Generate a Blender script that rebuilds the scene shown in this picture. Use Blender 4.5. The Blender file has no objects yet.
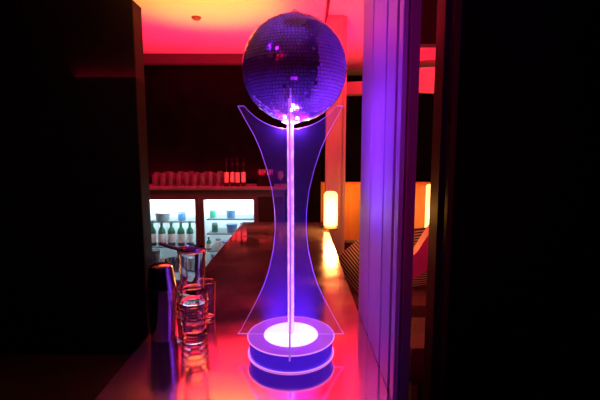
import bpy, bmesh, math, random
from mathutils import Vector, Matrix
random.seed(7)
SC = bpy.context.scene
COL = SC.collection
PI = math.pi

# ---------------------------------------------------------------- camera
F = 395.0                                   # focal length in pixels of the 600x400 frame
PITCH = math.atan(46 / F)
CZ = 1.68
cam_d = bpy.data.cameras.new('camera'); cam = bpy.data.objects.new('camera', cam_d); COL.objects.link(cam)
cam.location = (0, 0, CZ); cam.rotation_euler = (PI / 2 - PITCH, 0, 0)
cam_d.sensor_width = 36; cam_d.lens = F / 600 * 36; cam_d.clip_start = 0.02
SC.camera = cam

def P(x, y, Y):
    """world point seen at pixel x, y at the distance Y along the bar"""
    u, v = (x - 300) / F, (200 - y) / F
    fy, fz = math.cos(PITCH) + v * math.sin(PITCH), -math.sin(PITCH) + v * math.cos(PITCH)
    z = Y / fy
    return Vector((u * z, Y, CZ + fz * z))

# ---------------------------------------------------------------- world, exposure
w = bpy.data.worlds.new('world'); SC.world = w; w.use_nodes = True
w.node_tree.nodes['Background'].inputs[0].default_value = (0.05, 0.01, 0.09, 1)
w.node_tree.nodes['Background'].inputs[1].default_value = 0.0
SC.view_settings.view_transform = 'Standard'; SC.view_settings.look = 'None'
SC.view_settings.exposure = 0.0; SC.view_settings.gamma = 1.0
SC.view_settings.use_curve_mapping = False

def aim(o, to):
    o.rotation_euler = (Vector(to) - o.location).to_track_quat('-Z', 'Y').to_euler()
def area(name, loc, to, sx, sy, col, e, spread=180):
    l = bpy.data.lights.new(name, 'AREA'); l.shape = 'RECTANGLE'; l.size = sx; l.size_y = sy
    l.color = col; l.energy = e; l.spread = math.radians(spread)
    o = bpy.data.objects.new(name, l); COL.objects.link(o); o.location = loc; aim(o, to); return o
def spot(name, loc, to, ang, blend, col, e, r=0.03):
    l = bpy.data.lights.new(name, 'SPOT'); l.spot_size = math.radians(ang); l.spot_blend = blend
    l.color = col; l.energy = e; l.shadow_soft_size = r
    o = bpy.data.objects.new(name, l); COL.objects.link(o); o.location = loc; aim(o, to); return o
def point(name, loc, col, e, r=0.03):
    l = bpy.data.lights.new(name, 'POINT'); l.color = col; l.energy = e; l.shadow_soft_size = r
    o = bpy.data.objects.new(name, l); COL.objects.link(o); o.location = loc; return o

CEIL = 2.85
RED = (1.0, 0.003, 0.055); BLUE = (0.10, 0.03, 1.0); VIO = (0.35, 0.05, 1.0); WARM = (1.0, 0.42, 0.07)
area('ceiling_red_wash', (-0.35, 3.75, 2.2), (-0.35, 3.85, 3), 2.8, 1.3, RED, 74, 150)
area('lounge_red_wash', (1.2, 3.2, 2.1), (1.2, 3.3, 3), 1.6, 2.6, RED, 40, 150)
spot('amber_uplight', (-0.68, 3.12, 1.75), (-0.74, 3.2, 2.85), 76, 0.8, (1.0, 0.37, 0.0), 125, 0.10)
area('back_bar_red_strip', (-1.1, 4.80, 1.40), (-1.1, 4.88, 1.55), 1.9, 0.05, RED, 5)
area('back_bar_red_front', (-1.0, 4.0, 2.3), (-1.0, 4.55, 1.3), 1.8, 0.1, RED, 4, 40)
spot('rear_violet_fill', (0.0, -0.9, 0.9), (-0.1, -0.2, 2.85), 110, 1.0, (0.40, 0.01, 1.0), 9, 0.2)  # added unseen spot, gives the ball a violet ceiling to reflect
spot('rear_wall_violet_fill', (-0.6, -1.2, 0.3), (-0.3, -2.5, 1.5), 120, 1.0, (0.30, 0.005, 1.0), 10, 0.2)  # added unseen spot on the rear wall, tints what the ball mirrors
spot('post_blue_spot', (-0.80, 0.55, 2.55), (0.23, 1.2, 1.72), 40, 1.0, (0.12, 0.002, 1.0), 6, 0.08)
spot('post_red_spot', (-0.9, -0.3, 2.4), (0.26, 1.2, 1.7), 34, 0.8, RED, 15, 0.12)
spot('column_red_spot', (-0.2, 2.3, 2.75), (0.38, 3.5, 1.75), 42, 0.9, RED, 62, 0.08)
spot('armchair_red_spot', (0.9, 1.5, 2.7), (1.0, 2.4, 0.9), 50, 0.9, RED, 90, 0.08)

# ---------------------------------------------------------------- materials
def mat(name, base=(0.5, 0.5, 0.5), rough=0.5, metal=0.0, emis=None, estr=0.0, trans=0.0, ior=1.45,
        noise=0.0, nscale=8.0, bump=0.0, bscale=60.0, stretch=(1, 1, 1), coat=0.0, spec=0.5, dark=None):
    m = bpy.data.materials.new(name); m.use_nodes = True; nt = m.node_tree; b = nt.nodes['Principled BSDF']
    b.inputs['Base Color'].default_value = (*base, 1); b.inputs['Roughness'].default_value = rough
    b.inputs['Metallic'].default_value = metal; b.inputs['Transmission Weight'].default_value = trans
    b.inputs['IOR'].default_value = ior; b.inputs['Coat Weight'].default_value = coat
    b.inputs['Specular IOR Level'].default_value = spec
    if emis: b.inputs['Emission Color'].default_value = (*emis, 1); b.inputs['Emission Strength'].default_value = estr
    if noise or bump:
        tc = nt.nodes.new('ShaderNodeTexCoord'); mp = nt.nodes.new('ShaderNodeMapping')
        mp.inputs['Scale'].default_value = stretch; nt.links.new(tc.outputs['Object'], mp.inputs[0])
    if noise:
        n = nt.nodes.new('ShaderNodeTexNoise'); n.inputs['Scale'].default_value = nscale; n.inputs['Detail'].default_value = 5
        r = nt.nodes.new('ShaderNodeValToRGB'); d = dark or tuple(c * (1 - noise) for c in base)
        r.color_ramp.elements[0].position = 0.35; r.color_ramp.elements[0].color = (*d, 1)
        r.color_ramp.elements[1].position = 0.65; r.color_ramp.elements[1].color = (*base, 1)
        nt.links.new(mp.outputs[0], n.inputs['Vector']); nt.links.new(n.outputs['Fac'], r.inputs[0])
        nt.links.new(r.outputs[0], b.inputs['Base Color'])
    if bump:
        n = nt.nodes.new('ShaderNodeTexNoise'); n.inputs['Scale'].default_value = bscale
        bp = nt.nodes.new('ShaderNodeBump'); bp.inputs['Strength'].default_value = bump; bp.inputs['Distance'].default_value = 0.01
        nt.links.new(mp.outputs[0], n.inputs['Vector']); nt.links.new(n.outputs['Fac'], bp.inputs['Height'])
        nt.links.new(bp.outputs[0], b.inputs['Normal'])
    return m
def clear(name, tint=(1, 1, 1), haze=0.08, hcol=(0.8, 0.8, 0.9), gloss=0.08):
    """clear sheet: see-through, a little haze that catches light, glossy by angle"""
    m = bpy.data.materials.new(name); m.use_nodes = True; nt = m.node_tree; nt.nodes.clear()
    out = nt.nodes.new('ShaderNodeOutputMaterial'); tr = nt.nodes.new('ShaderNodeBsdfTransparent'); tr.inputs[0].default_value = (*tint, 1)
    df = nt.nodes.new('ShaderNodeBsdfTranslucent'); df.inputs[0].default_value = (*hcol, 1)
    d2 = nt.nodes.new('ShaderNodeBsdfDiffuse'); d2.inputs[0].default_value = (*hcol, 1)
    gl = nt.nodes.new('ShaderNodeBsdfGlossy'); gl.inputs['Roughness'].default_value = 0.03
    md = nt.nodes.new('ShaderNodeMixShader'); md.inputs[0].default_value = 0.5
    m1 = nt.nodes.new('ShaderNodeMixShader'); m1.inputs[0].default_value = haze
    m2 = nt.nodes.new('ShaderNodeMixShader'); lw = nt.nodes.new('ShaderNodeLayerWeight'); lw.inputs[0].default_value = 0.25
    mm = nt.nodes.new('ShaderNodeMath'); mm.operation = 'MULTIPLY_ADD'; mm.inputs[1].default_value = 0.5; mm.inputs[2].default_value = gloss * 0.3
    L = nt.links.new
    L(df.outputs[0], md.inputs[1]); L(d2.outputs[0], md.inputs[2]); L(tr.outputs[0], m1.inputs[1]); L(md.outputs[0], m1.inputs[2])
    L(lw.outputs['Fresnel'], mm.inputs[0]); L(mm.outputs[0], m2.inputs[0]); L(m1.outputs[0], m2.inputs[1]); L(gl.outputs[0], m2.inputs[2])
    L(m2.outputs[0], out.inputs[0]); return m

M = dict(
    ceiling=mat('ceiling_plaster', (0.75, 0.72, 0.7), 0.8, noise=0.08, nscale=1.5, bump=0.05, bscale=20),
    black=mat('black_paint', (0.006, 0.006, 0.007), 0.7, noise=0.3, nscale=4, spec=0.2),
    wall=mat('dark_wall', (0.005, 0.003, 0.004), 0.7, noise=0.6, nscale=5, spec=0.08),
    floor=mat('dark_floor', (0.02, 0.015, 0.015), 0.5, noise=0.4, nscale=3),
    cornice=mat('cornice', (0.10, 0.06, 0.07), 0.6, noise=0.2, nscale=3),
    bartop=mat('polished_bar_top', (0.95, 0.62, 0.74), 0.11, metal=0.93, noise=0.2, nscale=2.5, bump=0.012, bscale=9),
    bartrim=mat('bar_edge', (0.02, 0.01, 0.01), 0.3),
    barbody=mat('bar_body', (0.03, 0.015, 0.012), 0.5, noise=0.4, nscale=6, stretch=(1, 1, 8)),
    post=mat('painted_post', (0.50, 0.32, 0.66), 0.45, noise=0.07, nscale=5, stretch=(6, 6, 0.7), bump=0.06, bscale=14),
    column=mat('painted_column', (0.72, 0.5, 0.5), 0.5, noise=0.12, nscale=4, stretch=(5, 5, 0.5)),
    frame=mat('dark_gloss_frame', (0.12, 0.08, 0.10), 0.22, noise=0.3, nscale=5, coat=0.5),
    steel=mat('brushed_steel', (0.42, 0.38, 0.42), 0.32, metal=0.8, noise=0.2, nscale=12, stretch=(1, 1, 10)),
    worktop=mat('back_worktop', (0.30, 0.27, 0.30), 0.4, metal=0.3, noise=0.25, nscale=6),
    fridge=mat('fridge_body', (0.16, 0.12, 0.16), 0.4, metal=0.4, noise=0.2, nscale=6),
    white=mat('fridge_liner', (0.85, 0.9, 0.92), 0.5, noise=0.05, nscale=4),
    tubelight=mat('cold_light_tube', (0.8, 0.95, 1), 0.5, emis=(0.75, 0.95, 1.0), estr=9, noise=0.01),
    mirror=mat('mirror_tile', (0.80, 0.74, 0.88), 0.09, metal=0.82, noise=0.12, nscale=40),
    core=mat('ball_core', (0.02, 0.02, 0.03), 0.6, noise=0.2),
    chrome=mat('chrome', (0.75, 0.72, 0.78), 0.12, metal=1.0, noise=0.05),
    shaker=mat('shaker_steel', (0.50, 0.42, 0.50), 0.16, metal=1.0, noise=0.15, nscale=6, stretch=(1, 1, 0.2)),
    drum=mat('drum_blue_acrylic', (0.12, 0.10, 0.75), 0.18, coat=0.6, emis=(0.10, 0.015, 1.0), estr=0.5, noise=0.15, nscale=5),
    drumtop=mat('drum_frosted_top', (0.62, 0.42, 0.85), 0.35, noise=0.1, nscale=8, emis=(0.45, 0.10, 0.9), estr=0.25),
    led=mat('led_disc', (1, 1, 1), 0.4, emis=(0.9, 0.5, 1.0), estr=2.1, noise=0.01),
    edge=mat('lit_acrylic_edge', (0.8, 0.7, 0.95), 0.2, emis=(0.45, 0.16, 1.0), estr=0.5, noise=0.05),
    rim=mat('lit_acrylic_rim', (0.8, 0.7, 0.95), 0.2, emis=(0.9, 0.3, 1.0), estr=0.95, noise=0.05),
    rod=mat('lit_acrylic_rod', (0.8, 0.6, 0.95), 0.2, emis=(0.80, 0.26, 1.0), estr=1.2, noise=0.1, nscale=50),
    panel=clear('clear_acrylic', (0.93, 0.92, 0.98), 0.05, (0.35, 0.30, 0.95), 0.05),
    pane=clear('door_glass', (0.95, 0.97, 0.98), 0.02, (0.8, 0.8, 0.8), 0.10),
    glass=mat('clear_glass', (0.97, 0.96, 1.0), 0.02, trans=1.0, ior=1.45, noise=0.02),
    thing_glass=clear('tumbler_glass', (0.86, 0.80, 0.86), 0.22, (0.7, 0.6, 0.7), 0.35),
    greenglass=mat('green_glass', (0.02, 0.16, 0.09), 0.12, coat=0.5, noise=0.1),
    darkglass=mat('dark_glass', (0.015, 0.008, 0.012), 0.12, coat=0.5, noise=0.1),
    blueglass=mat('blue_tub', (0.10, 0.24, 0.50), 0.35, noise=0.1),
    tealcap=mat('teal_cap', (0.03, 0.35, 0.22), 0.35, noise=0.1),
    label=mat('paper_label', (0.85, 0.85, 0.82), 0.6, noise=0.08, nscale=30),
    pinklabel=mat('pale_label', (0.8, 0.6, 0.6), 0.6, noise=0.1, nscale=30),
    grey=mat('grey_plastic', (0.20, 0.23, 0.27), 0.4, noise=0.1),
    orange=mat('orange_panel', (0.80, 0.36, 0.12), 0.6, noise=0.15, nscale=3, stretch=(4, 1, 0.6)),
    lampglow=mat('lamp_shade_glow', (1, 0.8, 0.5), 0.5, emis=(1.0, 0.55, 0.16), estr=2.8, noise=0.03),
    brass=mat('brass', (0.6, 0.4, 0.2), 0.3, metal=1.0, noise=0.1),
    sofa=mat('dark_sofa', (0.06, 0.02, 0.04), 0.7, noise=0.3, nscale=20),
    chairred=mat('red_upholstery', (0.62, 0.28, 0.30), 0.6, noise=0.15, nscale=12),
    beam=mat('painted_beam', (0.7, 0.5, 0.5), 0.55, noise=0.12, nscale=4),
)
def stripes(name, a, b, scale, axis='X'):
    m = bpy.data.materials.new(name); m.use_nodes = True; nt = m.node_tree; bs = nt.nodes['Principled BSDF']
    tc = nt.nodes.new('ShaderNodeTexCoord'); wv = nt.nodes.new('ShaderNodeTexWave'); wv.bands_direction = axis
    wv.inputs['Scale'].default_value = scale; wv.inputs['Distortion'].default_value = 0.8; wv.inputs['Detail'].default_value = 1
    r = nt.nodes.new('ShaderNodeValToRGB'); r.color_ramp.interpolation = 'LINEAR'
    r.color_ramp.elements[0].position = 0.5; r.color_ramp.elements[0].color = (*a, 1)
    r.color_ramp.elements[1].position = 0.62; r.color_ramp.elements[1].color = (*b, 1)
    nt.links.new(tc.outputs['Object'], wv.inputs['Vector']); nt.links.new(wv.outputs['Fac'], r.inputs[0])
    nt.links.new(r.outputs[0], bs.inputs['Base Color']); bs.inputs['Roughness'].default_value = 0.8
    return m
def vary(m, sock, lo, hi, scale, p0=0.35, p1=0.65, stretch=(1, 1, 1)):
    nt = m.node_tree; tc = nt.nodes.new('ShaderNodeTexCoord'); mp = nt.nodes.new('ShaderNodeMapping'); mp.inputs['Scale'].default_value = stretch
    n = nt.nodes.new('ShaderNodeTexNoise'); n.inputs['Scale'].default_value = scale; r = nt.nodes.new('ShaderNodeMapRange')
    r.inputs['From Min'].default_value = p0; r.inputs['From Max'].default_value = p1; r.inputs['To Min'].default_value = lo; r.inputs['To Max'].default_value = hi
    nt.links.new(tc.outputs['Object'], mp.inputs[0]); nt.links.new(mp.outputs[0], n.inputs['Vector']); nt.links.new(n.outputs['Fac'], r.inputs[0])
    nt.links.new(r.outputs[0], nt.nodes['Principled BSDF'].inputs[sock])
vary(M['mirror'], 'Roughness', 0.04, 0.16, 40)
vary(M['rod'], 'Emission Strength', 0.7, 1.8, 60, 0.45, 0.7)
vary(M['bartop'], 'Roughness', 0.06, 0.17, 5)
M['stripe'] = stripes('striped_cloth', (0.04, 0.01, 0.03), (0.5, 0.36, 0.3), 13, 'Z')

# ---------------------------------------------------------------- mesh helpers
def obj(name, bm, m, parent=None, loc=(0, 0, 0), smooth=False):
    me = bpy.data.meshes.new(name); bmesh.ops.recalc_face_normals(bm, faces=bm.faces[:]); bm.to_mesh(me); bm.free()
    if isinstance(m, (list, tuple)):
        for k in m: me.materials.append(k)
    else: me.materials.append(m)
    if smooth:
        me.polygons.foreach_set('use_smooth', [True] * len(me.polygons)); me.set_sharp_from_angle(angle=math.radians(40))
    o = bpy.data.objects.new(name, me); COL.objects.link(o); o.location = loc
    if parent: o.parent = parent
    return o
def box(bm, x0, x1, y0, y1, z0, z1, bev=0.0):
    r = bmesh.ops.create_cube(bm, size=1)
    for v in r['verts']:
        v.co = Vector(((x0 + x1) / 2 + v.co.x * (x1 - x0), (y0 + y1) / 2 + v.co.y * (y1 - y0), (z0 + z1) / 2 + v.co.z * (z1 - z0)))
    if bev:
        es = {e for v in r['verts'] for e in v.link_edges}
        bmesh.ops.bevel(bm, geom=list(es), offset=bev, segments=2, affect='EDGES', profile=0.6)
    return bm
def bx(*a, **k): return box(bmesh.new(), *a, **k)
def lathe(prof, n=32, bm=None, c=(0, 0, 0)):
    """prof: list of (r, z), spun about z; ends closed when r = 0"""
    bm = bm or bmesh.new(); c = Vector(c); rings = []
    for r, z in prof:
        if r < 1e-6: rings.append([bm.verts.new(c + Vector((0, 0, z)))])
        else: rings.append([bm.verts.new(c + Vector((r * math.cos(2 * PI * i / n), r * math.sin(2 * PI * i / n), z))) for i in range(n)])
    for a, b in zip(rings, rings[1:]):
        for i in range(n):
            j = (i + 1) % n
            if len(a) == 1 and len(b) == 1: continue
            if len(a) == 1: bm.faces.new((a[0], b[i], b[j]))
            elif len(b) == 1: bm.faces.new((a[i], a[j], b[0]))
            else: bm.faces.new((a[i], a[j], b[j], b[i]))
    return bm
def torus(R, r, z=0, n=64, k=8, bm=None, c=(0, 0)):
    bm = bm or bmesh.new(); g = []
    for i in range(n):
        a = 2 * PI * i / n
        g.append([bm.verts.new((c[0] + (R + r * math.cos(2 * PI * j / k)) * math.cos(a), c[1] + (R + r * math.cos(2 * PI * j / k)) * math.sin(a), z + r * math.sin(2 * PI * j / k))) for j in range(k)])
    for i in range(n):
        for j in range(k):
            bm.faces.new((g[i][j], g[(i + 1) % n][j], g[(i + 1) % n][(j + 1) % k], g[i][(j + 1) % k]))
    return bm
def tube(pts, r, k=8, bm=None):
    bm = bm or bmesh.new(); pts = [Vector(p) for p in pts]; rings = []
    rr = r if isinstance(r, (list, tuple)) else [r] * len(pts)
    for i, p in enumerate(pts):
        d = (pts[min(i + 1, len(pts) - 1)] - pts[max(i - 1, 0)]).normalized()
        a = d.orthogonal().normalized() if not rings else (pa - d * pa.dot(d)).normalized()
        pa = a; b = d.cross(a)
        rings.append([bm.verts.new(p + (a * math.cos(2 * PI * j / k) + b * math.sin(2 * PI * j / k)) * rr[i]) for j in range(k)])
    for a, b in zip(rings, rings[1:]):
        for j in range(k): bm.faces.new((a[j], a[(j + 1) % k], b[(j + 1) % k], b[j]))
    bm.faces.new(rings[0]); bm.faces.new(rings[-1]); return bm
def tag(o, label, cat, group=None, kind=None):
    o['label'] = label; o['category'] = cat
    if group: o['group'] = group
    if kind: o['kind'] = kind
    return o
def thing(name, label, cat, loc=(0, 0, 0), rz=0, group=None):
    o = bpy.data.objects.new(name, None); COL.objects.link(o); o.location = loc; o.rotation_euler = (0, 0, rz)
    o.empty_display_size = 0.05
    return tag(o, label, cat, group)
def struct(name, bm, m, smooth=False):
    o = obj(name, bm, m, smooth=smooth); o['kind'] = 'structure'; return o
def dup(root, loc, label=None, rz=None, sc=None):
    r = root.copy(); COL.objects.link(r); r.location = loc
    if rz is not None: r.rotation_euler = (0, 0, rz)
    if sc: r.scale = sc
    if label: r['label'] = label
    for ch in list(root.children):
        c = ch.copy(); COL.objects.link(c); c.parent = r
        for g in list(ch.children):
            d = g.copy(); COL.objects.link(d); d.parent = c
    return r

# ---------------------------------------------------------------- the room
CT = 1.08                       # bar top height
CL, CR = -0.507, 0.2247         # bar top left and right edge
CF = 3.465                      # far end of the bar top
struct('floor', bx(-3.1, 4.6, -2.6, 6.6, -0.1, 0.0), M['floor'])
struct('ceiling', bx(-3.1, 4.6, -2.6, 6.6, CEIL, CEIL + 0.1), M['ceiling'])
struct('wall_back', bx(-3.0, 0.26, 4.9, 5.0, 0, CEIL), M['wall'])
struct('wall_side', bx(0.2, 0.26, 5.0, 6.4, 0, CEIL), M['wall'])
struct('wall_far', bx(0.2, 4.6, 6.4, 6.5, 0, CEIL), M['wall'])
struct('wall_right', bx(4.5, 4.6, -2.5, 6.4, 0, CEIL), M['black'])
struct('wall_rear', bx(-3.0, 4.5, -2.6, -2.5, 0, CEIL), M['black'])
struct('wall_left', bx(-3.1, -3.0, -2.6, 5.0, 0, CEIL), M['black'])
struct('wall_added_partition', bx(-3.0, -1.275, 3.16, 3.34, 0, CEIL, bev=0.01), M['black'])   # added black partition, keeps the view left of the bar dark
bm = bx(-3.0, 0.2, 4.80, 4.9, CEIL - 0.11, CEIL - 0.0); pass
struct('trim_1', bm, M['cornice'])
# ceiling conduit seen right above the ball
tag(obj('ceiling_conduit', tube([(0.19, 1.9, CEIL - 0.012), (0.235, 3.9, CEIL - 0.012)], 0.012), M['cornice'], smooth=True),
    'thin painted conduit running along the red-lit ceiling above the mirror ball', 'conduit')

q = P(193, 17, 3.45)
tag(obj('smoke_detector', lathe([(0, -0.022), (0.03, -0.02), (0.042, -0.004), (0.042, 0), (0, 0)], 28), M['cornice'], loc=(q.x, 3.56, CEIL), smooth=True),
    'small round fitting on the amber-lit patch of ceiling', 'detector')
# folded back window post, right of the mirror ball: wide side with grooves, stands on the bar top's right edge
PY0, PY1 = 0.885, 1.47
bm = bmesh.new()
prof = [(CR, PY0 + 0.01), (CR, 0.93), (CR + 0.006, 0.935), (CR + 0.006, 0.95), (CR, 0.955), (CR, 1.05), (CR + 0.005, 1.055), (CR + 0.005, 1.065),
        (CR, 1.07), (CR, 1.25), (CR + 0.004, 1.255), (CR + 0.004, 1.262), (CR, 1.267), (CR, PY1 - 0.006), (CR + 0.006, PY1), (CR + 0.035, PY1), (CR + 0.035, PY0), (CR + 0.016, PY0),
        (CR + 0.013, PY0 + 0.006), (CR + 0.008, PY0)]
lo = [bm.verts.new((x, y, CT)) for x, y in prof]; hi = [bm.verts.new((x, y, CEIL)) for x, y in prof]
for i in range(len(prof)):
    j = (i + 1) % len(prof); bm.faces.new((lo[i], lo[j], hi[j], hi[i]))
bm.faces.new(lo); bm.faces.new(hi[::-1])
struct('trim_2', bm, M['post'])
# far column at the end of the bar
xa, xb = P(326, 160, 3.5).x, P(342, 160, 3.5).x
bm = bx(xa, xb, 3.5, 3.62, 0, CEIL, bev=0.008); box(bm, xb, xb + 0.035, 3.53, 3.6, 0, CEIL, bev=0.004)
struct('trim_3', bm, M['column'])
# dark glossy frame of the right-hand folding panel, going on to the right
xf = P(438.5, 200, 1.0).x
bm = bx(xf, xf + 0.018, 1.0, 1.07, 0, CEIL, bev=0.004); box(bm, xf + 0.022, xf + 0.036, 0.99, 1.07, 0, CEIL, bev=0.004)
struct('trim_4', bm, M['frame'])
struct('wall_front', bx(xf + 0.030, 1.6, 1.0, 1.08, 0, CEIL), M['black'])
# ceiling beam in the lounge, coming nearer to the right
bm = bmesh.new()
def prism(bm, front, dy):
    a = [bm.verts.new(p) for p in front]; b = [bm.verts.new(Vector(p) + Vector(dy)) for p in front]
    n = len(a); bm.faces.new(a); bm.faces.new(b[::-1])
    for i in range(n): bm.faces.new((a[i], b[i], b[(i + 1) % n], a[(i + 1) % n]))
    return bm
prism(bm, [P(330, 83, 5.4), P(365, 81, 5.2), P(415, 68, 4.6), P(450, 66, 4.3), P(450, 92, 4.3), P(415, 91, 4.6), P(365, 94, 5.2), P(330, 95, 5.4)], (0.05, 0.15, 0))
struct('trim_5', bm, M['beam'])
# curved bulkhead over the beam, red underneath light
bm = prism(bmesh.new(), [P(410, 50, 4.7), P(425, 46, 4.6), P(450, 43, 4.5), P(450, 59, 4.5), P(425, 60, 4.6), P(410, 62, 4.7)], (0.0, 0.2, 0))
struct('trim_6', bm, M['beam'])
struct('wall_bulkhead', bx(P(404, 45, 2.95).x, 4.5, 2.95, 3.05, P(430, 44, 2.95).z, CEIL), M['black'])
struct('wall_lounge', bx(0.26, 3.4, 6.1, 6.2, 1.28, CEIL), M['black'])

# ---------------------------------------------------------------- bar
bar = thing('bar_counter', 'long bar counter with a polished reflective top running away under the mirror ball stand', 'bar', (0, 0, 0))
obj('counter_top', bx(CL, CR, 0.3, CF, CT - 0.012, CT, bev=0.003), M['bartop'], bar)
obj('edge_band', bx(CL - 0.004, CR + 0.004, 0.296, CF + 0.004, CT - 0.05, CT - 0.012, bev=0.004), M['bartrim'], bar)
obj('counter_body', bx(CL + 0.1, CR - 0.02, 0.34, CF - 0.03, 0.0, CT - 0.05), M['barbody'], bar)

# ---------------------------------------------------------------- mirror ball and stand
BY = 1.153; BX = P(294.5, 69.5, BY).x; BZ = P(294.5, 69.5, BY).z; BR = 0.148
SX = P(291, 335, BY).x; ST = P(291, 334, BY).z          # stand axis and top of drum
stand = thing('light_stand', 'clear hourglass acrylic stand with glowing violet rod on a lit blue drum', 'stand', (SX, BY, CT))
h = ST - CT; DR = 0.131
obj('drum', lathe([(0, 0.0), (DR - 0.004, 0.0), (DR - 0.004, h - 0.006), (DR - 0.002, h - 0.004), (0, h - 0.004)], 96), M['drum'], stand, smooth=True)
obj('drum_top', lathe([(0.082, h - 0.004), (DR, h - 0.004), (DR, h), (0.082, h)], 96), M['drumtop'], stand, smooth=True)
obj('rim', torus(DR, 0.0016, h - 0.001, 96), M['rim'], stand, smooth=True)
obj('rim', torus(DR - 0.001, 0.0016, 0.0025, 96), M['rim'], stand, smooth=True)
obj('light_disc', lathe([(0, h - 0.003), (0.082, h - 0.003), (0.082, h + 0.001), (0.078, h + 0.003), (0, h + 0.004)], 64), M['led'], stand, smooth=True)
rod_top = BZ - BR - CT
obj('rod', lathe([(0, h + 0.004), (0.0095, h + 0.004), (0.0095, rod_top - 0.004), (0, rod_top - 0.004)], 20), M['rod'], stand, smooth=True)
obj('ball_cup', lathe([(0.0, rod_top - 0.004), (0.012, rod_top - 0.004), (0.026, rod_top + 0.0015), (0.024, rod_top + 0.003), (0.0, rod_top - 0.0005)], 32), M['led'], stand, smooth=True)
# hourglass outline, half widths measured at heights
lv = [(341, 53), (330, 50), (315, 42), (300, 34), (285, 27), (270, 22), (250, 17.5), (230, 15.5), (210, 16), (190, 18.5), (170, 23.5), (150, 30), (135, 36.5), (120, 45), (106, 52.5)]
side = []
for y, hw in lv:
    p = P(292 + hw, y, BY); side.append((p.x - P(292, y, BY).x, p.z - CT))
side[0] = (side[0][0], h + 0.0012)
bc = BZ - CT; NR = BR + 0.018
topz = side[-1][1]; a0 = math.acos((bc - topz) / NR)
arc = [(NR * math.sin(a0 * (1 - 2 * i / 40)), bc - NR * math.cos(a0 * (1 - 2 * i / 40))) for i in range(41)]
out2 = [(x, z) for x, z in side] + arc + [(-x, z) for x, z in reversed(side)]
def panel(ang, nm='acrylic_panel'):
    t = 0.0022; bm = bmesh.new(); ca, sa = math.cos(ang), math.sin(ang)
    def q(x, yy, z): return (x * ca - yy * sa, x * sa + yy * ca, z)
    a = [bm.verts.new(q(x, -t, z)) for x, z in out2]; b = [bm.verts.new(q(x, t, z)) for x, z in out2]
    f1 = bm.faces.new(a); f2 = bm.faces.new(b[::-1]); n = len(a); bm.normal_update()
    bmesh.ops.triangulate(bm, faces=[f1, f2])
    for i in range(n): bm.faces.new((a[i], b[i], b[(i + 1) % n], a[(i + 1) % n]))
    o = obj(nm, bm, M['panel'], stand)
    bm = bmesh.new(); t = 0.0024; e = 0.0005          # lit cut edge all round
    def band(pts):
        for (x0, z0), (x1, z1) in zip(pts, pts[1:]):
            d = Vector((x1 - x0, z1 - z0)); nn = Vector((d.y, -d.x)).normalized() * e
            vs = []
            for yy in (-t, t):
                for (x, z) in ((x0 - nn.x, z0 - nn.y), (x1 - nn.x, z1 - nn.y), (x1 + nn.x, z1 + nn.y), (x0 + nn.x, z0 + nn.y)):
                    vs.append(bm.verts.new(q(x, yy, z)))
            for f in ((0, 1, 2, 3), (7, 6, 5, 4), (0, 4, 5, 1), (1, 5, 6, 2), (2, 6, 7, 3), (3, 7, 4, 0)): bm.faces.new([vs[k] for k in f])
    band(out2 + out2[:1])
    obj('panel_edge', bm, M['edge'], o)
panel(0); panel(PI / 2)

ball = thing('mirror_ball', 'large mirror tiled disco ball glowing violet on top of the acrylic stand', 'disco ball', (BX, BY, BZ - BR))
bm = bmesh.new(); bmesh.ops.create_uvsphere(bm, u_segments=64, v_segments=40, radius=BR - 0.0035)
for v in bm.verts: v.co.z += BR
obj('core', bm, M['core'], ball, smooth=True)
bm = bmesh.new(); ts = 0.0092; rows = int(PI * BR / ts)
for i in range(rows):
    ph = -PI / 2 + (i + 0.5) * PI / rows; n = max(5, int(2 * PI * BR * math.cos(ph) / ts)); off = random.random()
    for j in range(n):
        th = 2 * PI * (j + off) / n
        nrm = Vector((math.cos(ph) * math.cos(th), math.cos(ph) * math.sin(th), math.sin(ph)))
        ea = Vector((-math.sin(th), math.cos(th), 0)); up = nrm.cross(ea)
        c = nrm * (BR - 0.0022)
        sg = 0.10 if random.random() < 0.12 else 0.014
        k = Matrix.Rotation(random.gauss(0, sg), 3, ea) @ Matrix.Rotation(random.gauss(0, sg), 3, up)
        n2, e2, u2 = k @ nrm, k @ ea, k @ up
        hs = ts * 0.445; wv = min(hs, PI * BR * math.cos(ph) / n * 0.95)
        lo = [bm.verts.new(c + e2 * wv * a + u2 * hs * b - n2 * 0.001 + Vector((0, 0, BR))) for a, b in ((-1, -1), (1, -1), (1, 1), (-1, 1))]
        hi = [bm.verts.new(c + e2 * wv * a + u2 * hs * b + n2 * 0.0012 + Vector((0, 0, BR))) for a, b in ((-1, -1), (1, -1), (1, 1), (-1, 1))]
        bm.faces.new(hi)
        for q_ in range(4): bm.faces.new((lo[q_], lo[(q_ + 1) % 4], hi[(q_ + 1) % 4], hi[q_]))
obj('mirror_tiles', bm, M['mirror'], ball)
obj('top_cap', lathe([(0.0, 2 * BR + 0.004), (0.020, 2 * BR + 0.003), (0.024, 2 * BR - 0.002), (0.024, 2 * BR - 0.008), (0, 2 * BR - 0.008)], 32), M['chrome'], ball, smooth=True)
bm = torus(0.006, 0.0013, 0, 24, 6)
for v in bm.verts: v.co = Vector((v.co.x, v.co.z, v.co.y + 2 * BR + 0.008))
obj('hanging_ring', bm, M['chrome'], ball, smooth=True)
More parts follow.
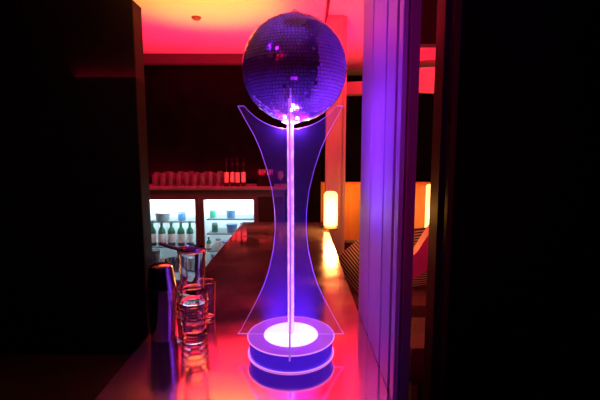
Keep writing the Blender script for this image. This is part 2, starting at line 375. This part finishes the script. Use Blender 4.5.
# the drum's LEDs: light thrown up the stand
ld = bpy.data.lights.new('drum_led_beam', 'AREA'); ld.shape = 'DISK'; ld.size = 0.15; ld.color = (0.16, 0.03, 1.0); ld.energy = 7; ld.spread = math.radians(75)
lo_ = bpy.data.objects.new('drum_led_beam', ld); COL.objects.link(lo_); lo_.location = (SX, BY, ST + 0.008); lo_.rotation_euler = (PI, 0, 0)
for k in range(4):
    a = PI / 4 + k * PI / 2
    point('cup_light', (SX + 0.03 * math.cos(a), BY + 0.03 * math.sin(a), BZ - BR - 0.012), (0.45, 0.08, 1.0), 0.5, 0.006)
for k in (-1, 1):
    spot('drum_ball_beam', (SX + 0.055 * k, BY - 0.06, ST + 0.010), (BX + 0.02 * k, BY - 0.05, BZ), 34, 0.8, (0.10, 0.015, 1.0), 13, 0.015)

# ---------------------------------------------------------------- bar ware, near left
p = P(166, 338, 1.2); tmp = CT
def on_bar(x, y):            # point of the bar top under pixel x, y
    d = P(x, y, 1.0) - Vector((0, 0, CZ)); return Vector((0, 0, CZ)) + d * ((CT - CZ) / d.z)
p = on_bar(164, 337)
sh = thing('cocktail_shaker', 'tall dark steel cocktail shaker at the left end of the bar', 'shaker', p)
obj('shaker_body', lathe([(0, 0), (0.038, 0), (0.040, 0.004), (0.049, 0.165), (0.0495, 0.172), (0.046, 0.172), (0, 0.172)][::1], 48), M['shaker'], sh, smooth=True)
obj('shaker_cap', lathe([(0.0, 0.172), (0.0465, 0.172), (0.045, 0.18), (0.037, 0.235), (0.034, 0.243), (0.026, 0.247), (0.0, 0.248)], 48), M['shaker'], sh, smooth=True)

def tumbler_prof(r0, r1, hh, t=0.0025, base=0.008, ridges=0):
    outer = [(0, 0), (r0 - 0.002, 0), (r0, 0.002)]
    if ridges:
        for i in range(ridges * 4 + 1):
            f = i / (ridges * 4); outer.append((r0 + (r1 - r0) * f + 0.0022 * math.sin(f * ridges * 2 * PI) * (1 - f * 0.2), 0.004 + (hh * 0.8 - 0.004) * f))
    else: outer.append((r0 + (r1 - r0) * 0.5, hh * 0.5))
    outer += [(r1, hh - 0.001), (r1 - t / 2, hh), (r1 - t, hh - 0.001)]
    return outer + [(r1 - t - (r1 - r0) * 0.5, hh * 0.5), (r0 - t, base + 0.002), (r0 - t - 0.004, base), (0, base)]
p = on_bar(194.5, 334)
g1 = tag(obj('ridged_glass', lathe(tumbler_prof(0.039, 0.049, 0.150, ridges=6, base=0.014), 40), M['glass'], loc=p, smooth=True),
         'ridged clear glass beside the steel shaker, lowest of the stack', 'glass', 'stacked mixing glasses on the bar')
g2 = tag(obj('mixing_glass', lathe(tumbler_prof(0.037, 0.046, 0.135, base=0.012), 40), M['glass'], loc=p + Vector((0, 0, 0.1505)), smooth=True),
         'plain clear mixing glass on top of the ridged glass, under the strainer', 'glass', 'stacked mixing glasses on the bar')
zt = 0.1505 + 0.135
st = thing('cocktail_strainer', 'dark steel strainer with long handle lying across the topmost glass', 'strainer', p + Vector((0, 0, zt + 0.0008)))
obj('strainer_disc', lathe([(0, 0.0), (0.046, 0.0), (0.047, 0.0015), (0.044, 0.004), (0.030, 0.006), (0, 0.006)], 40), M['shaker'], st, smooth=True)
obj('spring', torus(0.036, 0.0035, 0.0085, 48, 6), M['chrome'], st, smooth=True)
obj('handle', tube([(-0.040, 0, 0.004), (-0.065, -0.005, 0.012), (-0.10, -0.01, 0.026)], [0.006, 0.0065, 0.005]), M['shaker'], st, smooth=True)

def stem_glass_prof(s=1.0):
    return [(r * s, z * s) for r, z in [(0, 0), (0.033, 0), (0.034, 0.002), (0.012, 0.006), (0.004, 0.014), (0.0035, 0.08), (0.008, 0.09), (0.028, 0.105), (0.038, 0.135), (0.036, 0.185), (0.033, 0.205), (0.0318, 0.205),
            (0.0345, 0.185), (0.0365, 0.135), (0.027, 0.108), (0.008, 0.094), (0, 0.092)]]
tag(obj('wine_glass', lathe(stem_glass_prof(1.05), 36), M['glass'], loc=on_bar(177, 315), smooth=True),
    'stemmed wine glass just behind the shaker and the stacked glasses', 'glass')
tag(obj('tall_tumbler', lathe(tumbler_prof(0.026, 0.032, 0.14), 36), M['glass'], loc=on_bar(208, 318), smooth=True),
    'small plain tumbler just right of the stacked mixing glasses', 'glass')

# ---------------------------------------------------------------- back bar
FY = 4.40
WT = P(200, 187, FY).z                        # worktop height
bb = thing('back_bar', 'dark back bar cabinet with a grey worktop holding glasses and bottles', 'cabinet', (0, 0, 0))
xr = P(286, 190, FY).x; xl = -2.3
dz = WT - P(200, 197, FY).z
obj('worktop', bx(xl, xr, FY - 0.02, 4.895, WT - 0.035, WT, bev=0.004), M['worktop'], bb)
obj('fascia', bx(xl, xr - 0.02, FY, FY + 0.05, WT - dz, WT - 0.035), M['fridge'], bb)
xfr = P(258, 230, FY).x
obj('side_cabinet', bx(xfr + 0.004, xr - 0.03, FY + 0.01, 4.89, 0, WT - 0.035), M['barbody'], bb)
# fridge: hollow carcass
FT, FB = WT - dz - 0.002, 0.12
xm0, xm1 = P(196, 230, FY).x, P(204, 230, FY).x
xl1 = P(144, 230, FY).x
fr = thing('bottle_fridge', 'brightly lit two-door glass bottle fridge under the back worktop', 'fridge', (0, 0, 0))
bm = bx(xl1 - 0.03, xl1 - 0.004, FY + 0.03, 4.87, FB, FT); box(bm, xfr - 0.026, xfr, FY + 0.03, 4.87, FB, FT)
box(bm, xl1 - 0.004, xfr - 0.026, FY + 0.03, 4.87, FB, FB + 0.03); box(bm, xl1 - 0.004, xfr - 0.026, FY + 0.05, 4.87, FT - 0.02, FT)
box(bm, (xm0 + xm1) / 2 - 0.012, (xm0 + xm1) / 2 + 0.012, FY + 0.03, 4.84, FB + 0.03, FT - 0.02)
box(bm, xl1 - 0.004, xfr - 0.026, 4.84, 4.87, FB + 0.03, FT - 0.02)
obj('carcass', bm, M['white'], fr)
obj('plinth', bx(xl1 - 0.03, xfr, FY + 0.06, 4.86, 0, FB - 0.002), M['fridge'], fr)
for a, b in ((xl1 - 0.028, (xm0 + xm1) / 2 - 0.003), ((xm0 + xm1) / 2 + 0.003, xfr)):
    t = 0.024 if a > -1.5 else 0.03; w0 = (xm1 - xm0) / 2
    bm = bx(a, a + w0, FY, FY + 0.026, FB, FT); box(bm, b - w0, b, FY, FY + 0.026, FB, FT)
    box(bm, a + w0, b - w0, FY, FY + 0.026, FT - 0.03, FT); box(bm, a + w0, b - w0, FY, FY + 0.026, FB, FB + 0.05)
    d = obj('door', bm, M['fridge'], fr)
    obj('glass_pane', bx(a + w0 + 0.001, b - w0 - 0.001, FY + 0.010, FY + 0.015, FB + 0.051, FT - 0.031), M['pane'], d)
    obj('door_handle', bx(b - w0 + 0.010, b - w0 + 0.022, FY - 0.022, FY - 0.001, 0.6, 0.85, bev=0.003), M['steel'], d)
    cx = (a + b) / 2
    obj('light_tube', bx(cx - 0.26, cx + 0.26, FY + 0.055, FY + 0.075, FT - 0.045, FT - 0.022, bev=0.004), M['tubelight'], fr)
    area('fridge_light', (cx, FY + 0.08, FT - 0.06), (cx, 4.84, 0.75), 0.5, 0.03, (0.72, 0.95, 1.0), 3.2)
    area('fridge_light', (cx, 4.60, FT - 0.03), (cx, 4.62, 0.5), 0.5, 0.25, (0.72, 0.95, 1.0), 1.6)
    sh_y = [(246, 0), (272, 0), (221, 0)] if a < -1.3 else [(218.5, 0), (233, 0), (250, 0), (272, 0)]
    for y, _ in sh_y:
        z = P(200, y, FY + 0.1).z
        bm = bmesh.new()
        for k in range(7): box(bm, cx - 0.268, cx + 0.268, FY + 0.075 + k * 0.055, FY + 0.079 + k * 0.055, z - 0.006, z - 0.002)
        for xx in (cx - 0.27, cx, cx + 0.266): box(bm, xx, xx + 0.004, FY + 0.07, FY + 0.42, z - 0.010, z - 0.006)
        box(bm, cx - 0.27, cx + 0.27, FY + 0.066, FY + 0.070, z - 0.014, z + 0.002)
        obj('shelf', bm, M['grey'], fr)
def shelf_pt(x, y, Y, ys):           # x at pixel, standing on the shelf given by its pixel height
    q = P(x, y, Y); return Vector((q.x, Y, P(200, ys, FY + 0.1).z - 0.0018))
def bottle(name, lab, cat, loc, hh, r, glass, lbl, cap, group=None, fat=0):
    t = thing(name, lab, cat, loc, 0, group)
    obj('bottle_body', lathe([(0, 0), (r * 0.9, 0), (r, r * 0.12), (r, hh * (0.56 + 0.16 * fat)), (r * 0.85, hh * (0.66 + 0.14 * fat)), (r * (0.36 + 0.3 * fat), hh * (0.78 + 0.06 * fat)), (r * (0.33 + 0.3 * fat), hh * 0.90), (0, hh * 0.90)], 24), glass, t, smooth=True)
    obj('label', lathe([(r * 1.01, hh * 0.14), (r * 1.03, hh * 0.14), (r * 1.03, hh * 0.50), (r * 1.01, hh * 0.50)], 24), lbl, t, smooth=True)
    obj('cap', lathe([(0, hh * 0.90), (r * (0.42 + 0.4 * fat), hh * 0.90), (r * (0.42 + 0.4 * fat), hh), (0, hh)], 20), cap, t, smooth=True)
    return t
bl = ['green glass bottle at the left end of the row in the fridge', 'green glass bottle second from left in the fridge row',
      'green glass bottle in the middle of the fridge row', 'green glass bottle fourth from left in the fridge row',
      'green glass bottle next to the fridge mullion']
for k, x in enumerate((153, 162.5, 172, 181.5, 190.5)):
    loc = shelf_pt(x, 246, 4.54, 246)
    if k == 0: b0 = bottle('green_bottle', bl[0], 'bottle', loc, 0.285, 0.043, M['greenglass'], M['label'], M['tealcap'], 'green bottles on the fridge shelf')
    else: dup(b0, loc, bl[k])
def tub(name, lab, x, Y, ys, r, hh, m, lid):
    t = thing(name, lab, 'tub', shelf_pt(x, ys, Y, ys))
    obj('tub_body', lathe([(0, 0), (r * 0.88, 0), (r, hh * 0.85), (0, hh * 0.85)], 28), m, t, smooth=True)
    obj('lid', lathe([(0, hh * 0.86), (r * 1.05, hh * 0.86), (r * 1.05, hh), (0, hh)], 28), lid, t, smooth=True)
tub('storage_tub', 'blue grey tub on the top shelf of the right fridge door', 231, 4.56, 218.5, 0.055, 0.095, M['blueglass'], M['grey'])
tub('storage_tub', 'blue tub on the second shelf of the right fridge door', 232, 4.56, 233, 0.062, 0.10, M['blueglass'], M['blueglass'])
tub('storage_tub', 'pale lidded tub on the third shelf of the right fridge door', 228, 4.56, 250, 0.065, 0.10, M['label'], M['blueglass'])
tub('storage_tub', 'silver grey canister low behind the left fridge door', 156, 4.52, 272, 0.055, 0.26, M['steel'], M['grey'])
tub('storage_tub', 'small white canister on the lowest shelf near the fridge mullion', 190, 4.52, 272, 0.05, 0.16, M['label'], M['label'])
tub('storage_tub', 'low grey tub alone on the top shelf of the left fridge door', 163, 4.56, 221, 0.085, 0.10, M['grey'], M['label'])
bottle('wine_bottle', 'dark slim bottle beside the mullion behind the right fridge door', 'bottle', shelf_pt(209, 250, 4.53, 250), 0.15, 0.03, M['greenglass'], M['label'], M['darkglass'])
bottle('wine_bottle', 'blue bottle low behind the right fridge door near the stack of glasses', 'bottle', shelf_pt(213, 272, 4.53, 272), 0.2, 0.04, M['blueglass'], M['blueglass'], M['grey'])
bottle('wine_bottle', 'white labelled bottle in the lower right corner of the fridge', 'bottle', shelf_pt(243, 272, 4.60, 272), 0.2, 0.045, M['greenglass'], M['label'], M['grey'])

cl = ['white can at the left end of the lowest visible fridge shelf', 'green can beside the white can on the lowest visible fridge shelf', 'pale blue can in the middle of the lowest visible fridge shelf', 'dark can right of the middle on the lowest visible fridge shelf']
cm = ['label', 'tealcap', 'blueglass', 'grey']
for k, x in enumerate((163, 168.5, 174, 179.5)):
    t = thing('drink_can', cl[k], 'can', shelf_pt(x, 272, 4.50, 272))
    obj('can_body', lathe([(0, 0), (0.026, 0), (0.030, 0.008), (0.030, 0.150), (0.026, 0.160), (0, 0.160)], 24), M[cm[k]], t, smooth=True)
    obj('can_top', lathe([(0, 0.160), (0.0255, 0.160), (0.0255, 0.164), (0, 0.163)], 24), M['steel'], t, smooth=True)
for k, (x, ys, nm, r_, h_, mm_) in enumerate(((218.5, 250, 'clear white jar beside the pale lidded tub', 0.035, 0.12, 'white'), (215, 233, 'green jar on the second shelf near the mullion', 0.035, 0.11, 'greenglass'),
        (243, 233, 'grey jar at the right end of the second fridge shelf', 0.04, 0.11, 'grey'), (213, 218.5, 'teal jar on the top right fridge shelf near the mullion', 0.035, 0.09, 'tealcap'),
        (228, 272, 'teal jar low behind the right fridge door', 0.045, 0.15, 'tealcap'), (182, 221, 'pale jar near the mullion on the top left fridge shelf', 0.045, 0.10, 'blueglass'))):
    t = thing('storage_jar', nm, 'jar', shelf_pt(x, ys, 4.57, ys))
    obj('jar_body', lathe([(0, 0), (r_, 0), (r_, h_ * 0.78), (r_ * 0.8, h_ * 0.84), (0, h_ * 0.84)], 24), M[mm_], t, smooth=True)
    obj('lid', lathe([(0, h_ * 0.845), (r_ * 0.86, h_ * 0.845), (r_ * 0.86, h_), (0, h_)], 24), M['grey'], t, smooth=True)

# glasses and bottles on the back worktop
gl0 = obj('bar_glass', lathe(tumbler_prof(0.026, 0.036, 0.15), 20), M['thing_glass'], smooth=True)
tag(gl0, 'clear straight glass standing in the red-lit rows left of the spirit bottles', 'glass', 'glasses lined up on the back worktop')
first = True
for row, (Y, n) in enumerate(((4.50, 9), (4.60, 9), (4.70, 9))):
    for k in range(n):
        x = P(155 + k * 7.9 + row * 2.2, 182, Y).x
        o = gl0 if first else gl0.copy()
        if not first: COL.objects.link(o)
        o.location = (x, Y, WT + 0.0005); o.scale = (1, 1, 0.9 + 0.25 * ((k * 7 + row * 3) % 5) / 5); first = False
sl = ['dark spirit bottle with pale label nearest the rows of glasses', 'dark spirit bottle second of four with pale labels', 'dark spirit bottle third of four with pale labels',
      'dark spirit bottle of the four nearest the black caddy']
for k, x in enumerate((226.5, 232, 237.5, 243)):
    loc = (P(x, 182, 4.48).x, 4.48 + 0.035 * (k % 2), WT + 0.0005)
    if k == 0: s0 = bottle('spirit_bottle', sl[0], 'bottle', loc, 0.32, 0.026, M['darkglass'], M['pinklabel'], M['darkglass'], 'spirit bottles on the back worktop', fat=1)
    else: dup(s0, loc, sl[k])
c0, c1 = P(257, 183, 4.48).x, P(274, 183, 4.48).x
cd = thing('bar_caddy', 'black open caddy with straws at the right end of the back worktop', 'caddy', ((c0 + c1) / 2, 4.53, WT + 0.0005))
hw = (c1 - c0) / 2
bm = bx(-hw, hw, -0.06, 0.06, 0, 0.008); box(bm, -hw, -hw + 0.006, -0.06, 0.06, 0.008, 0.17); box(bm, hw - 0.006, hw, -0.06, 0.06, 0.008, 0.17)
box(bm, -hw, hw, -0.06, -0.054, 0.008, 0.13); box(bm, -hw, hw, 0.054, 0.06, 0.008, 0.17); box(bm, -0.003, 0.003, -0.054, 0.054, 0.008, 0.15)
obj('caddy_box', bm, M['darkglass'], cd)
bm = bmesh.new()
for k in range(9): tube([(-hw + 0.02 + k * 0.019, random.uniform(-0.03, 0.03), 0.012), (-hw + 0.018 + k * 0.019, random.uniform(-0.04, 0.04), 0.19)], 0.0035, 6, bm)
obj('straws', bm, M['pinklabel'], cd)
tag(obj('brandy_glass', lathe(stem_glass_prof(0.85), 28), M['thing_glass'], loc=(P(280.5, 183, 4.46).x, 4.46, WT + 0.0005), smooth=True),
    'stemmed glass with bright glints at the far right of the back worktop', 'glass')

# ---------------------------------------------------------------- lounge behind the right-hand opening
struct('wall_panel', bx(P(308, 200, 5.0).x, P(434, 200, 5.0).x, 5.02, 5.10, 0, P(350, 182, 5.02).z, bev=0.03), M['orange'])
def cyl_lamp(name, lab, loc, r, z0, z1, e):
    t = thing(name, lab, 'lamp', loc)
    obj('lamp_base', lathe([(0, 0), (r * 1.15, 0), (r * 1.15, 0.015), (0.012, 0.03), (0.010, z0), (0, z0)], 28), M['brass'], t, smooth=True)
    obj('lamp_shade', lathe([(0, z0), (r, z0), (r, z1 - r * 0.5), (r * 0.7, z1 - r * 0.12), (0, z1)], 32), M['lampglow'], t, smooth=True)
    point('lamp_light', (loc[0], loc[1] - r - 0.05, loc[2] + (z0 + z1) / 2), WARM, e, 0.05)
q = P(430, 200, 4.85); zt_ = P(430, 184, 4.85).z; zb_ = P(430, 236, 4.85).z
cyl_lamp('floor_lamp', 'tall glowing column floor lamp in front of the orange panel', (q.x, 4.85, 0), 0.052, zb_, zt_, 5)
# small lamp on the far end of the bar, in front of the column
q = on_bar(333, 229)
lz = P(333, 191, q.y).z - CT
cyl_lamp('table_lamp', 'small glowing cylinder lamp on the far end of the bar before the column', (q.x - 0.02, q.y, CT), 0.055, 0.03, lz, 20)
point('panel_glow', (0.62, 4.6, 1.15), (1.0, 0.46, 0.05), 7, 0.08)
sf = thing('lounge_sofa', 'dark low sofa seen through the opening below the orange panel', 'sofa', (1.15, 3.55, 0))
obj('seat', bx(-0.75, 1.2, -0.35, 0.30, 0.1, 0.42, bev=0.04), M['sofa'], sf, smooth=True)
obj('backrest', bx(-0.75, 1.2, 0.36, 0.50, 0.1, 0.80, bev=0.05), M['sofa'], sf, smooth=True)
for sx in (-0.7, 1.1):
    for sy in (-0.3, 0.4): obj('leg', bx(sx, sx + 0.05, sy, sy + 0.05, 0, 0.1), M['frame'], sf)
def cushion(name, lab, loc, rot, s, hh):
    bm = bmesh.new(); bmesh.ops.create_cube(bm, size=1)
    bmesh.ops.subdivide_edges(bm, edges=bm.edges[:], cuts=6, use_grid_fill=True)
    for v in bm.verts:
        x, y, z = v.co * 2; f = (1 - abs(x) ** 2.5) * (1 - abs(z) ** 2.5)
        v.co = Vector((x * s / 2, y * (0.02 + 0.06 * f), z * hh / 2))
    o = obj(name, bm, M['stripe'], loc=loc, smooth=True); o.rotation_euler = rot
    return tag(o, lab, 'cushion', 'striped cushions on the dark sofa')
q = P(353, 268, 3.6); cushion('striped_cushion', 'striped cushion leaning left, seen beside the violet post', (q.x + 0.06, 3.52, 0.685), (-0.08, 0.9, 0), 0.37, 0.37)
q = P(424, 247, 3.6); cushion('striped_cushion', 'striped cushion on the sofa seen between post and dark frame', (q.x + 0.02, 3.58, 0.735), (0, -0.12, 0), 0.44, 0.54)
# armchair nearer, its sloping arm lit red
ac = thing('armchair', 'red-lit armchair with a sloping arm between the violet post and dark frame', 'chair', (P(430, 250, 2.4).x, 2.4, 0))
def rel(x, y, Y): return P(x, y, Y) - ac.location
obj('arm', prism(bmesh.new(), [rel(405, 264, 2.3), rel(418, 251, 2.3), rel(430, 232, 2.3), rel(445, 212, 2.3), rel(470, 200, 2.3), rel(470, 245, 2.3), rel(442, 258, 2.3), rel(425, 272, 2.3), rel(405, 284, 2.3)], (0.0, 0.09, 0)), M['chairred'], ac)
obj('seat', bx(-0.1, 0.5, 0.0, 0.5, 0.2, 0.45, bev=0.04), M['sofa'], ac, smooth=True)
obj('backrest', bx(0.42, 0.56, 0.0, 0.5, 0.45, 1.0, bev=0.04), M['sofa'], ac, smooth=True)
for sx in (-0.08, 0.46):
    for sy in (0.02, 0.44): obj('leg', bx(sx, sx + 0.04, sy, sy + 0.04, 0, 0.2), M['frame'], ac)
